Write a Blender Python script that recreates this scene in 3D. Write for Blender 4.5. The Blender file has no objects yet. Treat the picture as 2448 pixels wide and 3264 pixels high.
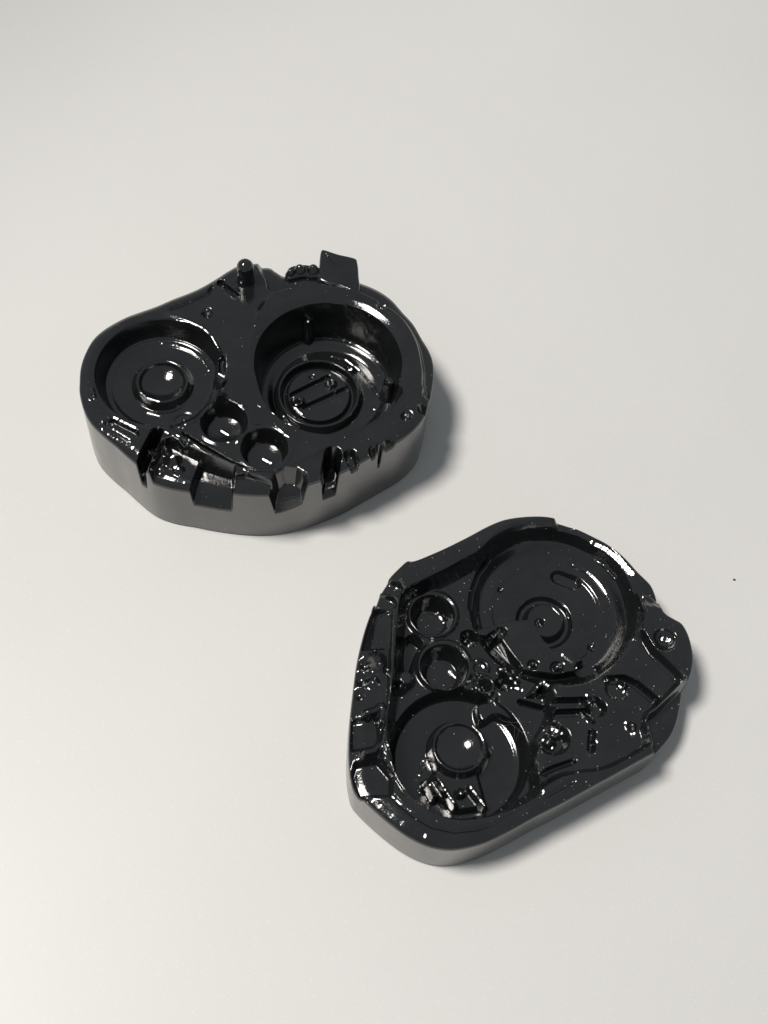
import bpy, math, random
import numpy as np
from mathutils import Vector, Matrix

# ------------------------------------------------------------------ camera, world, lamps, exposure
MM = 0.001                                   # all tables below are in millimetres
scene = bpy.context.scene
cam_data = bpy.data.cameras.new('camera')
cam_data.sensor_fit = 'VERTICAL'
cam_data.sensor_height = 32.64
cam_data.lens = 40.0
cam_data.clip_start = 0.005
cam_data.clip_end = 20.0
cam_data.dof.use_dof = True
cam_data.dof.focus_distance = 0.168
cam_data.dof.aperture_fstop = 45.0
camera = bpy.data.objects.new('camera', cam_data)
scene.collection.objects.link(camera)
scene.camera = camera
_p, _r = math.radians(61), math.radians(8)
_f = Vector((0, math.cos(_p), -math.sin(_p))); _x = Vector((1, 0, 0)); _u = _x.cross(_f)
_x2 = _x * math.cos(_r) + _u * math.sin(_r); _u2 = _u * math.cos(_r) - _x * math.sin(_r)
camera.matrix_world = Matrix(((_x2.x, _u2.x, -_f.x, 0), (_x2.y, _u2.y, -_f.y, -83.146 * MM),
                              (_x2.z, _u2.z, -_f.z, 150 * MM), (0, 0, 0, 1)))

world = bpy.data.worlds.new('World'); scene.world = world; world.use_nodes = True
wbg = world.node_tree.nodes['Background']
wbg.inputs['Color'].default_value = (0.88, 0.95, 1.0, 1)
wbg.inputs['Strength'].default_value = 0.22

def toward(az, el):
    a, e = math.radians(az), math.radians(el)
    return Vector((math.cos(e) * math.cos(a), math.cos(e) * math.sin(a), math.sin(e)))
# one shaded desk lamp to the left: a soft-edged pool of light across the table
lamp_data = bpy.data.lights.new('desk_lamp', 'SPOT')
lamp_data.energy = 30.5
lamp_data.color = (1.0, 0.955, 0.90)
lamp_data.spot_size = 0.684
lamp_data.spot_blend = 0.31
lamp_data.shadow_soft_size = 0.105
lamp = bpy.data.objects.new('desk_lamp', lamp_data); scene.collection.objects.link(lamp)
lamp.location = toward(188, 66) * 0.90
lamp.rotation_euler = (Vector((0.145, -0.03, 0)) - lamp.location).to_track_quat('-Z', 'Y').to_euler()

vs = scene.view_settings
vs.view_transform = 'Standard'; vs.look = 'None'; vs.exposure = 0.0; vs.gamma = 1.0; vs.use_curve_mapping = False
scene.render.engine = 'CYCLES'

# ------------------------------------------------------------------ helpers
col = scene.collection
def link(o, parent=None):
    col.objects.link(o)
    if parent is not None: o.parent = parent
    return o
def tag(o, label=None, cat=None, group=None, kind=None):
    for k, v in (('label', label), ('category', cat), ('group', group), ('kind', kind)):
        if v: o[k] = v
    return o

def new_mat(name):
    m = bpy.data.materials.new(name); m.use_nodes = True
    nt = m.node_tree
    return m, nt, nt.nodes['Principled BSDF']
def nd(nt, typ, **k):
    n = nt.nodes.new(typ)
    for a, b in k.items():
        if a.startswith('i_'): n.inputs[a[2:].replace('_', ' ')].default_value = b
        else: setattr(n, a, b)
    return n

def black_resin(name, rough, layer, grain, ior=1.6, base=(0.006, 0.0063, 0.0068)):
    m, nt, b = new_mat(name); L = nt.links.new
    tc = nd(nt, 'ShaderNodeTexCoord')
    nb = nd(nt, 'ShaderNodeTexNoise', i_Scale=190.0, i_Detail=6.0, i_Roughness=.7); L(tc.outputs['Object'], nb.inputs['Vector'])
    cb = nd(nt, 'ShaderNodeValToRGB'); L(nb.outputs['Fac'], cb.inputs[0])
    cb.color_ramp.elements[0].position = .32; cb.color_ramp.elements[0].color = (*[c * .65 for c in base], 1)
    cb.color_ramp.elements[1].position = .72; cb.color_ramp.elements[1].color = (*[c * 1.45 for c in base], 1)
    L(cb.outputs[0], b.inputs['Base Color'])
    b.inputs['IOR'].default_value = ior
    n1 = nd(nt, 'ShaderNodeTexNoise', i_Scale=260.0, i_Detail=5.0, i_Roughness=.65)
    L(tc.outputs['Object'], n1.inputs['Vector'])
    mr = nd(nt, 'ShaderNodeMapRange'); mr.inputs['From Min'].default_value = .3; mr.inputs['From Max'].default_value = .75
    mr.inputs['To Min'].default_value = rough * .7; mr.inputs['To Max'].default_value = rough * 1.6
    L(n1.outputs['Fac'], mr.inputs['Value']); L(mr.outputs['Result'], b.inputs['Roughness'])
    # print layers: fine bands along the height, only seen on sloping faces
    sep = nd(nt, 'ShaderNodeSeparateXYZ'); L(tc.outputs['Object'], sep.inputs[0])
    n2 = nd(nt, 'ShaderNodeTexNoise', i_Scale=1500.0, i_Detail=2.0)
    L(tc.outputs['Object'], n2.inputs['Vector'])
    mul = nd(nt, 'ShaderNodeMath', operation='MULTIPLY'); mul.inputs[1].default_value = 2 * math.pi / (0.16 * MM); L(sep.outputs['Z'], mul.inputs[0])
    ad = nd(nt, 'ShaderNodeMath', operation='MULTIPLY_ADD'); ad.inputs[1].default_value = 2.5; L(n2.outputs['Fac'], ad.inputs[0]); L(mul.outputs[0], ad.inputs[2])
    sn = nd(nt, 'ShaderNodeMath', operation='SINE'); L(ad.outputs[0], sn.inputs[0])
    b1 = nd(nt, 'ShaderNodeBump'); b1.inputs['Strength'].default_value = 1.0; b1.inputs['Distance'].default_value = layer * MM
    L(sn.outputs[0], b1.inputs['Height'])
    n3 = nd(nt, 'ShaderNodeTexNoise', i_Scale=3800.0, i_Detail=3.0, i_Roughness=.6)
    L(tc.outputs['Object'], n3.inputs['Vector'])
    b2 = nd(nt, 'ShaderNodeBump'); b2.inputs['Strength'].default_value = 1.0; b2.inputs['Distance'].default_value = grain * MM
    L(n3.outputs['Fac'], b2.inputs['Height']); L(b1.outputs['Normal'], b2.inputs['Normal'])
    L(b2.outputs['Normal'], b.inputs['Normal'])
    return m
M_GLOSS = black_resin('glossy_black_resin', .075, .0014, .015, ior=1.85, base=(0.008, 0.0088, 0.0094))
M_WALL = black_resin('satin_black_resin_wall', .16, .0016, .006, ior=1.9, base=(0.058, 0.056, 0.054))

def plain(name, c, rough=.7):
    m, nt, b = new_mat(name); b.inputs['Base Color'].default_value = (*c, 1); b.inputs['Roughness'].default_value = rough
    return m
M_DUST = plain('pale_dust', (.62, .62, .6), .8)
M_FIBRE = plain('grey_lint', (.14, .135, .125), .6)
M_CRUMB = plain('tan_crumb', (.55, .36, .2), .7)
M_SPECK = plain('dark_speck', (.03, .03, .03), .6)

def table_mat():
    m, nt, b = new_mat('white_satin_laminate'); L = nt.links.new
    tc = nd(nt, 'ShaderNodeTexCoord')
    n1 = nd(nt, 'ShaderNodeTexNoise', i_Scale=14.0, i_Detail=4.0, i_Roughness=.55); L(tc.outputs['Object'], n1.inputs['Vector'])
    cr = nd(nt, 'ShaderNodeValToRGB'); L(n1.outputs['Fac'], cr.inputs[0])
    cr.color_ramp.elements[0].position = .3; cr.color_ramp.elements[0].color = (.69, .685, .67, 1)
    cr.color_ramp.elements[1].position = .7; cr.color_ramp.elements[1].color = (.725, .72, .705, 1)
    # scattered pale flecks in the laminate
    vf = nd(nt, 'ShaderNodeTexVoronoi', i_Scale=5200.0); L(tc.outputs['Object'], vf.inputs['Vector'])
    sc = nd(nt, 'ShaderNodeSeparateColor'); L(vf.outputs['Color'], sc.inputs[0])
    g1 = nd(nt, 'ShaderNodeMath', operation='GREATER_THAN'); g1.inputs[1].default_value = .9; L(sc.outputs[0], g1.inputs[0])
    g2 = nd(nt, 'ShaderNodeMath', operation='LESS_THAN'); g2.inputs[1].default_value = .3; L(vf.outputs['Distance'], g2.inputs[0])
    g3 = nd(nt, 'ShaderNodeMath', operation='MULTIPLY'); L(g1.outputs[0], g3.inputs[0]); L(g2.outputs[0], g3.inputs[1])
    mx = nd(nt, 'ShaderNodeMix', data_type='RGBA'); L(g3.outputs[0], mx.inputs[0]); L(cr.outputs[0], mx.inputs[6]); mx.inputs[7].default_value = (.82, .815, .80, 1)
    L(mx.outputs[2], b.inputs['Base Color'])
    b.inputs['IOR'].default_value = 1.5
    n2 = nd(nt, 'ShaderNodeTexNoise', i_Scale=4200.0, i_Detail=3.0, i_Roughness=.7); L(tc.outputs['Object'], n2.inputs['Vector'])
    b1 = nd(nt, 'ShaderNodeBump'); b1.inputs['Strength'].default_value = 1.0; b1.inputs['Distance'].default_value = .009 * MM
    L(n2.outputs['Fac'], b1.inputs['Height'])
    L(b1.outputs['Normal'], b.inputs['Normal'])
    b.inputs['Roughness'].default_value = .46
    return m
M_TABLE = table_mat()

# ------------------------------------------------------------------ measured shapes and added glint strips (mm, each housing about its own origin)
OUTLINE_A = [[-21.49,-5.22],[-21.86,-3.17],[-21.86,-1.03],[-21.42,1.41],[-20.54,3.16],[-19.28,4.67],[-17.81,6.07],[-16.26,7.16],[-14.26,8.54],[-12.3,10.13],[-10.58,11.39],[-8.88,12.83],[-7.22,14.6],[-5.85,16.22],[-4.56,17.44],[-2.67,18.12],[-0.74,18.65],[0.25,18.18],[1.39,17.56],[2.11,17.65],[3.19,18.27],[6.31,18.84],[9.17,18.83],[12.11,18.29],[14.73,17.47],[16.91,16.16],[18.81,14.18],[20.5,12.4],[21.9,10.17],[23.08,8.35],[23.83,6.47],[24.17,4.14],[24.16,1.79],[23.96,-0.56],[23.59,-3.1],[22.48,-5.35],[21.02,-7.08],[19.41,-8.53],[17.87,-9.92],[16.07,-11.55],[14.28,-13.07],[12.04,-14.58],[9.65,-15.96],[7.23,-16.98],[4.91,-17.64],[2.54,-17.96],[0.14,-18.07],[-2.29,-18.04],[-4.74,-17.88],[-7.19,-17.78],[-9.4,-17.34],[-11.09,-16.55],[-12.8,-15.41],[-14.7,-14.03],[-16.88,-12.58],[-18.8,-10.96],[-20.15,-8.96],[-21.09,-6.86]]
OPS_A = [
  ('poly','upper_plate',dict(pts=[[-12.11,7.83],[-10.16,9.49],[-8.17,11.08],[-7.14,12.94],[-5,15.35],[-2.62,16.98],[-1.33,16.23],[-0.19,14.86],[0.89,13.53],[-0.26,10.95],[-0.84,8.59],[-0.79,4.95],[-0.42,0.28],[-1.49,-2.23],[-2.85,-0.33],[-3.94,2.42],[-6.04,5.04],[-8.92,6.55]], z=12.35, w=0.8, mode='cut', off=0, smooth=1)),
  ('poly','outer_ledge',dict(pts=[[0.68,13.58],[3.68,15.13],[7.2,16.1],[12.25,15.73],[15.75,14.33],[18.98,12.28],[21.43,8.62],[22.74,4.26],[23.49,0.87],[27.22,1.9],[25.05,24.69],[10.71,24.73],[-0.6,20.9],[-1.75,17.74],[-0.57,15.72]], z=11.5, w=0.8, mode='cut', off=0, smooth=1)),
  ('circ','round_pocket',dict(c=[-11.58,-1.95], r=9.05, z=12.3, w=1, mode='cut')),
  ('circ','round_pocket',dict(c=[-11.58,-1.95], r=8.05, z=9.2, w=1.3, mode='cut')),
  ('cone','pocket_floor',dict(c=[-11.58,-1.95], r=6.8, z0=8.1, z1=8.75, w=1)),
  ('poly','cup_plate',dict(pts=[[-8.92,-9.88],[-7.02,-10.88],[-4.99,-11.78],[-1.97,-13.16],[0.68,-14.27],[3.22,-14.81],[5.32,-14.61],[7.54,-13.25],[10.81,-10.54],[14.4,-7.38],[18.59,-3.47],[19.98,-0.49],[19.42,2.9],[12.63,-1.36],[5.27,-4.88],[1.53,-3.24],[-1.53,-3.76],[-3.06,-4.02],[-7.78,-5.58]], z=12.25, w=0.3, mode='cut', off=0.45, smooth=0)),
  ('poly','cup_plate',dict(pts=[[-8.92,-9.88],[-7.02,-10.88],[-4.99,-11.78],[-1.97,-13.16],[0.68,-14.27],[3.22,-14.81],[5.32,-14.61],[7.54,-13.25],[10.81,-10.54],[14.4,-7.38],[18.59,-3.47],[19.98,-0.49],[19.42,2.9],[12.63,-1.36],[5.27,-4.88],[1.53,-3.24],[-1.53,-3.76],[-3.06,-4.02],[-7.78,-5.58]], z=9.6, w=0.6, mode='cut', off=0, smooth=0)),
  ('ramp','cup_plate',dict(pts=[[-3.56,3.82],[2.77,6.53],[5.26,-0.93],[5.24,-4.75],[-2.07,-5.99],[-3.67,-2.46]], a=[-1.6,1], za=12.5, b=[-1.34,-3.97], zb=9.6, w=2.2, smooth=0)),
  ('seg','rim_bead',dict(pts=[[-7.09,-10.52],[-5.06,-11.42],[-2.02,-12.87],[0.65,-14.08],[3.05,-14.69]], r=0.12, z=12.85, w=0.5, mode='raise')),
  ('seg','rim_bead',dict(pts=[[5.79,-14.67],[7.89,-13.54],[11.03,-11.01],[14.75,-7.76],[18.95,-3.85],[20.41,-0.68]], r=0.12, z=12.85, w=0.5, mode='raise')),
  ('circ','deep_pocket',dict(c=[9.98,3.32], r=10.56, z=12.35, w=0.8, mode='cut')),
  ('circ','deep_pocket',dict(c=[9.98,3.32], r=10.01, z=12.05, w=0.8, mode='cut')),
  ('circ','deep_pocket',dict(c=[9.98,3.32], r=9.46, z=5.2, w=0.9, mode='cut')),
  ('circ','deep_pocket',dict(c=[9.98,3.32], r=7.91, z=4.5, w=1.6, mode='cut')),
  ('circ','disc_seat',dict(c=[8.95,2.51], r=5.9, z=5.7, w=0.6, mode='raise')),
  ('circ','disc_seat',dict(c=[8.95,2.51], r=5.1, z=4.3, w=0.4, mode='cut')),
  ('circ','seat_disc',dict(c=[8.95,2.51], r=4.4, z=5.1, w=0.4, mode='raise')),
  ('seg','slot',dict(pts=[[5.47,1.95],[9.77,5.6]], r=0.38, z=4.4, w=0.3, mode='cut')),
  ('seg','slot',dict(pts=[[7.47,0.21],[12.65,4.22]], r=0.34, z=4.4, w=0.3, mode='cut')),
  ('circ','slot_peg',dict(c=[6.38,0.82], r=0.85, z=5.9, w=0.35, mode='raise')),
  ('blob','slot_peg',dict(c=[6.31,0.39], r=0.55, dz=-0.8)),
  ('circ','slot_peg',dict(c=[10.35,4.56], r=0.75, z=5.8, w=0.35, mode='raise')),
  ('blob','slot_peg',dict(c=[10.24,4.34], r=0.5, dz=-0.7)),
  ('blob','dimple',dict(c=[7.55,5.38], r=0.5, dz=-0.3)),
  ('blob','wall_knob',dict(c=[12.84,7.8], r=0.9, dz=0.7)),
  ('seg','wall_rib',dict(pts=[[18.17,3.97],[18.69,3.46]], r=0.65, z=9.4, w=0.5, mode='raise')),
  ('seg','wall_rib',dict(pts=[[6.06,11.36],[6.25,11.68]], r=0.5, z=9.8, w=0.5, mode='raise')),
  ('circ','cup_pedestal',dict(c=[-11.62,-1.81], r=3.8, z=9.6, w=0.8, mode='raise')),
  ('bowl','cup',dict(c=[-11.62,-1.81], r=2.95, wall=0.4, depth=0.95)),
  ('ring','cup',dict(c=[-11.62,-1.81], r=3.35, hw=0.35, dz=0.12)),
  ('ring','cup',dict(c=[-2.37,-6.75], r=3.45, hw=0.45, dz=0.14)),
  ('circ','cup',dict(c=[-2.37,-6.75], r=2.7, z=7, w=0.9, mode='cut')),
  ('bowl','cup',dict(c=[-2.37,-6.75], r=2.2, wall=0, depth=0.35)),
  ('ring','cup',dict(c=[3.57,-9.95], r=3.45, hw=0.45, dz=0.14)),
  ('circ','cup',dict(c=[3.57,-9.95], r=2.7, z=7, w=0.9, mode='cut')),
  ('bowl','cup',dict(c=[3.57,-9.95], r=2.2, wall=0, depth=0.35)),
  ('ring','cup_plate',dict(c=[-7.67,-7.22], r=1.5, hw=0.3, dz=-0.12)),
  ('blob','peg',dict(c=[-7.6,-7.24], r=0.55, dz=0.7)),
  ('poly','catch',dict(pts=[[-4.86,1.76],[-3.78,2.35],[-2.75,-1],[-3.4,-2.27],[-4.47,-1.3]], z=11.6, w=0.4, mode='raise', off=0, smooth=0)),
  ('poly','catch',dict(pts=[[-4.55,1.66],[-3.96,1.96],[-3.32,-0.28],[-4,-0.6]], z=10.9, w=0.2, mode='cut', off=0, smooth=0)),
  ('blob','dimple',dict(c=[-7.35,8.36], r=1, dz=-0.9)),
  ('blob','dimple',dict(c=[-7.27,8.29], r=0.5, dz=0.8)),
  ('blob','dimple',dict(c=[15.89,13.77], r=1, dz=-0.9)),
  ('blob','dimple',dict(c=[15.97,13.7], r=0.5, dz=0.8)),
  ('blob','dimple',dict(c=[21.34,-3.76], r=1, dz=-0.9)),
  ('blob','dimple',dict(c=[21.41,-3.82], r=0.5, dz=0.8)),
  ('seg','plate_slot',dict(pts=[[-6.54,13.84],[-4.11,12.17]], r=0.4, z=11.4, w=0.3, mode='cut')),
  ('seg','plate_slot',dict(pts=[[-5.93,13.95],[-3.77,12.48]], r=0.16, z=12.45, w=0.3, mode='raise')),
  ('blob','plate_slot',dict(c=[-6.75,13.89], r=0.5, dz=0.5)),
  ('seg','upper_plate',dict(pts=[[-12.15,8.22],[-9.64,10.07],[-7.8,11.64],[-7.4,12.97]], r=0.2, z=12.05, w=0.5, mode='cut')),
  ('seg','tick',dict(pts=[[-0.67,7.38],[-0.26,8.6]], r=0.18, z=12.75, w=0.25, mode='raise')),
  ('seg','rim_bar',dict(pts=[[-15.68,-11.98],[-13.06,-13.22]], r=0.25, z=12.75, w=0.3, mode='raise')),
  ('seg','rim_bar',dict(pts=[[-15.78,-10.97],[-12.72,-12.29]], r=0.5, z=11.8, w=0.35, mode='cut')),
  ('seg','rim_bar',dict(pts=[[-20.22,-6.74],[-19.65,-8.07]], r=0.2, z=12.7, w=0.25, mode='raise')),
  ('seg','rim_bar',dict(pts=[[-19.57,-6.46],[-19.03,-7.65]], r=0.2, z=12.9, w=0.25, mode='raise')),
  ('blob','dimple',dict(c=[-16.55,-11.09], r=0.6, dz=-0.6)),
  ('poly','edge_recess',dict(pts=[[-9.29,-12.66],[-8.17,-12.11],[-6.66,-12.73],[-3.69,-13.79],[-3.25,-19.19],[-9.57,-18.48],[-9.86,-15.7]], z=10.3, w=0.5, mode='cut', off=0, smooth=0)),
  ('blob','lump',dict(c=[-7.57,-14.22], r=1.3, dz=1.2)),
  ('blob','lump',dict(c=[-6.51,-15.49], r=0.9, dz=0.7)),
  ('blob','lump',dict(c=[-8.7,-12.96], r=0.8, dz=0.9)),
  ('blob','lump',dict(c=[-6.12,-12.35], r=0.9, dz=-1)),
  ('blob','lump',dict(c=[-8.84,-15.69], r=1, dz=0.4)),
  ('seg','edge_slot',dict(pts=[[-10.01,-11.6],[-10.67,-14.71],[-11.27,-18.88]], r=0.62, z=8, w=0.4, mode='cut')),
  ('poly','edge_notch',dict(pts=[[-3.93,-13.83],[0.45,-14.72],[0.77,-16.44],[0.97,-19.9],[-4.86,-20.15],[-4.27,-15.85]], z=8.6, w=0.5, mode='cut', off=0, smooth=0)),
  ('ramp','edge_notch',dict(pts=[[-3.97,-14.73],[0.58,-15.41],[0.97,-19.9],[-4.86,-20.15]], a=[-1.88,-15.64], za=8.6, b=[-2.03,-18.48], zb=7, w=0.4, smooth=0)),
  ('poly','edge_recess',dict(pts=[[1.01,-16.12],[2.3,-15.66],[5.62,-16.42],[6.06,-18.73],[1.03,-19.54]], z=11.7, w=0.3, mode='cut', off=0, smooth=0)),
  ('ramp','edge_notch',dict(pts=[[5.81,-16.67],[6.09,-15.22],[6.97,-14.44],[8.31,-14.22],[9.47,-14.84],[10.37,-17.68],[5.62,-19.15]], a=[7.49,-14.81], za=9.4, b=[7.44,-17.39], zb=6.9, w=0.9, smooth=0)),
  ('seg','edge_slot',dict(pts=[[12.7,-11.21],[12.74,-16.37]], r=0.95, z=7.4, w=0.4, mode='cut')),
  ('seg','edge_slot',dict(pts=[[14.81,-10.86],[16.6,-13.44]], r=0.65, z=11.2, w=0.4, mode='cut')),
  ('seg','edge_slot',dict(pts=[[18.39,-8.93],[19.64,-12.05]], r=0.28, z=8.6, w=0.25, mode='cut')),
  ('seg','edge_slot',dict(pts=[[17.53,-9.51],[18.3,-11.19]], r=0.35, z=11.6, w=0.3, mode='cut')),
  ('blob','edge_nick',dict(c=[23.82,0.51], r=1, dz=-1.4)),
  ('blob','edge_nick',dict(c=[23.4,-2.13], r=1, dz=-1.6)),
  ('seg','edge_slot',dict(pts=[[19.66,-8.42],[22.03,-8.76]], r=0.7, z=11.8, w=0.5, mode='cut')),
  ('glint_bevel','glint_bevel',dict(pts=[[-20.27,-5.99],[-19.95,-6.8],[-19.51,-7.6]], r=0.13, w=0.12, tilt=[0.075,0.336])),
  ('glint_bevel','glint_bevel',dict(pts=[[-19.63,-6.32],[-19.16,-7.37]], r=0.13, w=0.12, tilt=[0.077,0.336])),
  ('glint_bevel','glint_bevel',dict(pts=[[-21.15,-4.78],[-20.9,-5.58]], r=0.1, w=0.09, tilt=[0.072,0.341])),
  ('glint_bevel','glint_bevel',dict(pts=[[-17.01,-12.13],[-15.79,-12.88],[-14.42,-13.52],[-12.57,-14.37]], r=0.22, w=0.2, tilt=[0.09,0.314])),
  ('glint_bevel','glint_bevel',dict(pts=[[-15.8,-10.3],[-14.45,-10.81],[-12.93,-11.4]], r=0.25, w=0.23, tilt=[0.094,0.323])),
  ('glint_bevel','glint_bevel',dict(pts=[[-15.82,-12.06],[-14.49,-12.64],[-13.1,-13.35]], r=0.13, w=0.12, tilt=[0.092,0.316])),
  ('glint_bevel','glint_bevel',dict(pts=[[-16.92,-10.78],[-16.13,-11.57]], r=0.12, w=0.11, tilt=[0.085,0.321])),
  ('glint_bevel','glint_bevel',dict(pts=[[-7.5,-14.22],[-7.05,-15.23]], r=0.35, w=0.32, tilt=[0.119,0.308])),
  ('glint_bevel','glint_bevel',dict(pts=[[-8.18,-13.67],[-7.87,-13.98]], r=0.2, w=0.18, tilt=[0.117,0.31])),
  ('glint_bevel','glint_bevel',dict(pts=[[-6.65,-15.58],[-6.3,-16.23]], r=0.2, w=0.18, tilt=[0.122,0.303])),
  ('glint_bevel','glint_bevel',dict(pts=[[-8.77,-16.34],[-7.23,-16.8],[-5.59,-17.03]], r=0.22, w=0.2, tilt=[0.119,0.298])),
  ('glint_bevel','glint_bevel',dict(pts=[[-10.19,-11.08],[-9.43,-11.17],[-8.6,-11.58]], r=0.15, w=0.14, tilt=[0.113,0.323])),
  ('glint_bevel','glint_bevel',dict(pts=[[-8.04,-11.64],[-7.82,-12.11]], r=0.12, w=0.11, tilt=[0.118,0.321])),
  ('glint_bevel','glint_bevel',dict(pts=[[-7.41,-11.68],[-5.83,-12.21],[-4.27,-13.11]], r=0.12, w=0.11, tilt=[0.126,0.319])),
  ('glint_bevel','glint_bevel',dict(pts=[[0.98,-15.94],[2.46,-15.38]], r=0.14, w=0.13, tilt=[0.154,0.308])),
  ('glint_bevel','glint_bevel',dict(pts=[[1.94,-15.32],[2.43,-15.88]], r=0.16, w=0.14, tilt=[0.156,0.308])),
  ('glint_bevel','glint_bevel',dict(pts=[[9.34,-14.18],[9.89,-15.01]], r=0.13, w=0.12, tilt=[0.187,0.313])),
  ('glint_bevel','glint_bevel',dict(pts=[[15.27,-10.12],[15.59,-10.61],[15.94,-11.39]], r=0.14, w=0.13, tilt=[0.212,0.328])),
  ('glint_bevel','glint_bevel',dict(pts=[[15.82,14.42],[15.77,13.16]], r=0.13, w=0.12, tilt=[0.223,0.416])),
  ('glint_bevel','glint_bevel',dict(pts=[[21.16,-3.21],[21.55,-3.82]], r=0.18, w=0.16, tilt=[0.238,0.355])),
  ('glint_bevel','glint_bevel',dict(pts=[[-6.75,13.93],[-6.7,12.97]], r=0.15, w=0.14, tilt=[0.135,0.411])),
  ('glint_bevel','glint_bevel',dict(pts=[[-6.24,13.35],[-4.97,12.57],[-3.64,11.8]], r=0.12, w=0.11, tilt=[0.141,0.408])),
  ('glint_bevel','glint_bevel',dict(pts=[[-5.57,12.04],[-4.02,11.31]], r=0.12, w=0.11, tilt=[0.142,0.405])),
  ('glint_bevel','glint_bevel',dict(pts=[[-7.53,9.04],[-7.1,8.46]], r=0.16, w=0.14, tilt=[0.131,0.394])),
  ('glint_bevel','glint_bevel',dict(pts=[[-0.35,8.42],[-0.52,7.33]], r=0.1, w=0.09, tilt=[0.157,0.393])),
  ('glint_bevel','glint_bevel',dict(pts=[[-11.22,6.59],[-9.57,6.47],[-7.49,5.79],[-5.95,4.53],[-4.59,2.77]], r=0.14, w=0.13, tilt=[0.127,0.382])),
  ('glint_bevel','glint_bevel',dict(pts=[[-13.07,4.71],[-11.1,4.72],[-9.02,4.19],[-7.13,2.91],[-6.04,1.5]], r=0.16, w=0.14, tilt=[0.121,0.369])),
  ('glint_bevel','glint_bevel',dict(pts=[[8.3,13.17],[10.6,13.24],[13.72,12.21],[15.88,10.78],[17.61,8.71]], r=0.11, w=0.1, tilt=[0.212,0.408])),
  ('glint_bevel','glint_bevel',dict(pts=[[9.72,12.57],[12.43,12.06],[14.92,10.68],[16.71,8.99]], r=0.11, w=0.1, tilt=[0.212,0.405])),
  ('glint_bevel','glint_bevel',dict(pts=[[9.86,9.66],[11.76,9.48],[13.99,8],[15.96,5.87],[16.89,4.4]], r=0.16, w=0.14, tilt=[0.209,0.378])),
  ('glint_bevel','glint_bevel',dict(pts=[[11.69,7.46],[12.86,7.54]], r=0.2, w=0.18, tilt=[0.204,0.378])),
  ('glint_bevel','glint_bevel',dict(pts=[[-14.25,-3.97],[-12.97,-4.83],[-11.3,-5.16]], r=0.14, w=0.13, tilt=[0.103,0.34])),
  ('glint_bevel','glint_bevel',dict(pts=[[-12.71,-6.44],[-11.12,-6.67]], r=0.14, w=0.13, tilt=[0.106,0.331])),
  ('glint_bevel','glint_bevel',dict(pts=[[-10.47,1.44],[-9.31,0.85]], r=0.1, w=0.09, tilt=[0.117,0.361])),
  ('glint_bevel','glint_bevel',dict(pts=[[-7.84,-2.49],[-7.84,-1.4]], r=0.1, w=0.09, tilt=[0.123,0.35])),
  ('glint_bevel','glint_bevel',dict(pts=[[4.09,-0.97],[5.53,-2.57],[6.97,-3.42],[8.41,-3.81]], r=0.15, w=0.14, tilt=[0.177,0.343])),
  ('glint_bevel','glint_bevel',dict(pts=[[5.62,1.02],[6.14,0.23]], r=0.2, w=0.18, tilt=[0.177,0.355])),
  ('glint_bevel','glint_bevel',dict(pts=[[6.15,-0.24],[7.09,-0.99]], r=0.2, w=0.18, tilt=[0.179,0.35])),
  ('glint_bevel','glint_bevel',dict(pts=[[9.95,4.48],[10.26,3.72]], r=0.2, w=0.18, tilt=[0.194,0.367])),
  ('glint_bevel','glint_bevel',dict(pts=[[10.59,4.41],[11.15,3.54]], r=0.18, w=0.16, tilt=[0.197,0.367])),
  ('glint_bevel','glint_bevel',dict(pts=[[-2.14,-3.5],[-1.13,-3.76],[-0.17,-4.48]], r=0.12, w=0.11, tilt=[0.148,0.345])),
  ('glint_bevel','glint_bevel',dict(pts=[[4.61,-7.54],[5.42,-7.85],[6.18,-8.62]], r=0.12, w=0.11, tilt=[0.172,0.331])),
  ('glint_bevel','glint_bevel',dict(pts=[[-2.42,-9.53],[-1.47,-9.89],[-0.43,-10.09]], r=0.12, w=0.11, tilt=[0.144,0.324])),
  ('glint_bevel','glint_bevel',dict(pts=[[-2.85,-6.48],[-1.97,-6.91]], r=0.2, w=0.18, tilt=[0.142,0.33])),
  ('glint_bevel','glint_bevel',dict(pts=[[3.36,-9.91],[4.39,-10.37]], r=0.22, w=0.2, tilt=[0.165,0.319])),
  ('glint_bevel','glint_bevel',dict(pts=[[5.6,11.57],[6.13,11.16]], r=0.16, w=0.14, tilt=[0.182,0.4])),
  ('glint_bevel','glint_bevel',dict(pts=[[17.45,4.52],[18.51,4.38]], r=0.14, w=0.13, tilt=[0.226,0.377])),
  ('glint_bevel','glint_bevel',dict(pts=[[16.82,1.82],[17.79,1.43]], r=0.16, w=0.14, tilt=[0.221,0.36])),
  ('glint_bevel','glint_bevel',dict(pts=[[-4.26,2.24],[-3.61,1.88],[-3.21,0.37]], r=0.12, w=0.11, tilt=[0.141,0.368])),
  ('glint_bevel','glint_bevel',dict(pts=[[-4.7,-0.41],[-3.35,-1.11]], r=0.13, w=0.12, tilt=[0.138,0.359])),
  ('glint_bevel','glint_bevel',dict(pts=[[-7.72,-7.15],[-7.33,-7.84]], r=0.16, w=0.14, tilt=[0.122,0.332])),
  ('glint_bevel','glint_bevel',dict(pts=[[-3.6,13.44],[-3.52,14.09]], r=0.14, w=0.13, tilt=[0.147,0.413])),
  ('glint_bevel','glint_bevel',dict(pts=[[3.24,16.91],[3.52,16.19]], r=0.16, w=0.14, tilt=[0.175,0.422])),
  ('glint_bevel','glint_bevel',dict(pts=[[23.3,0.63],[23.83,0.53]], r=0.16, w=0.14, tilt=[0.248,0.368])),
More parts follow.
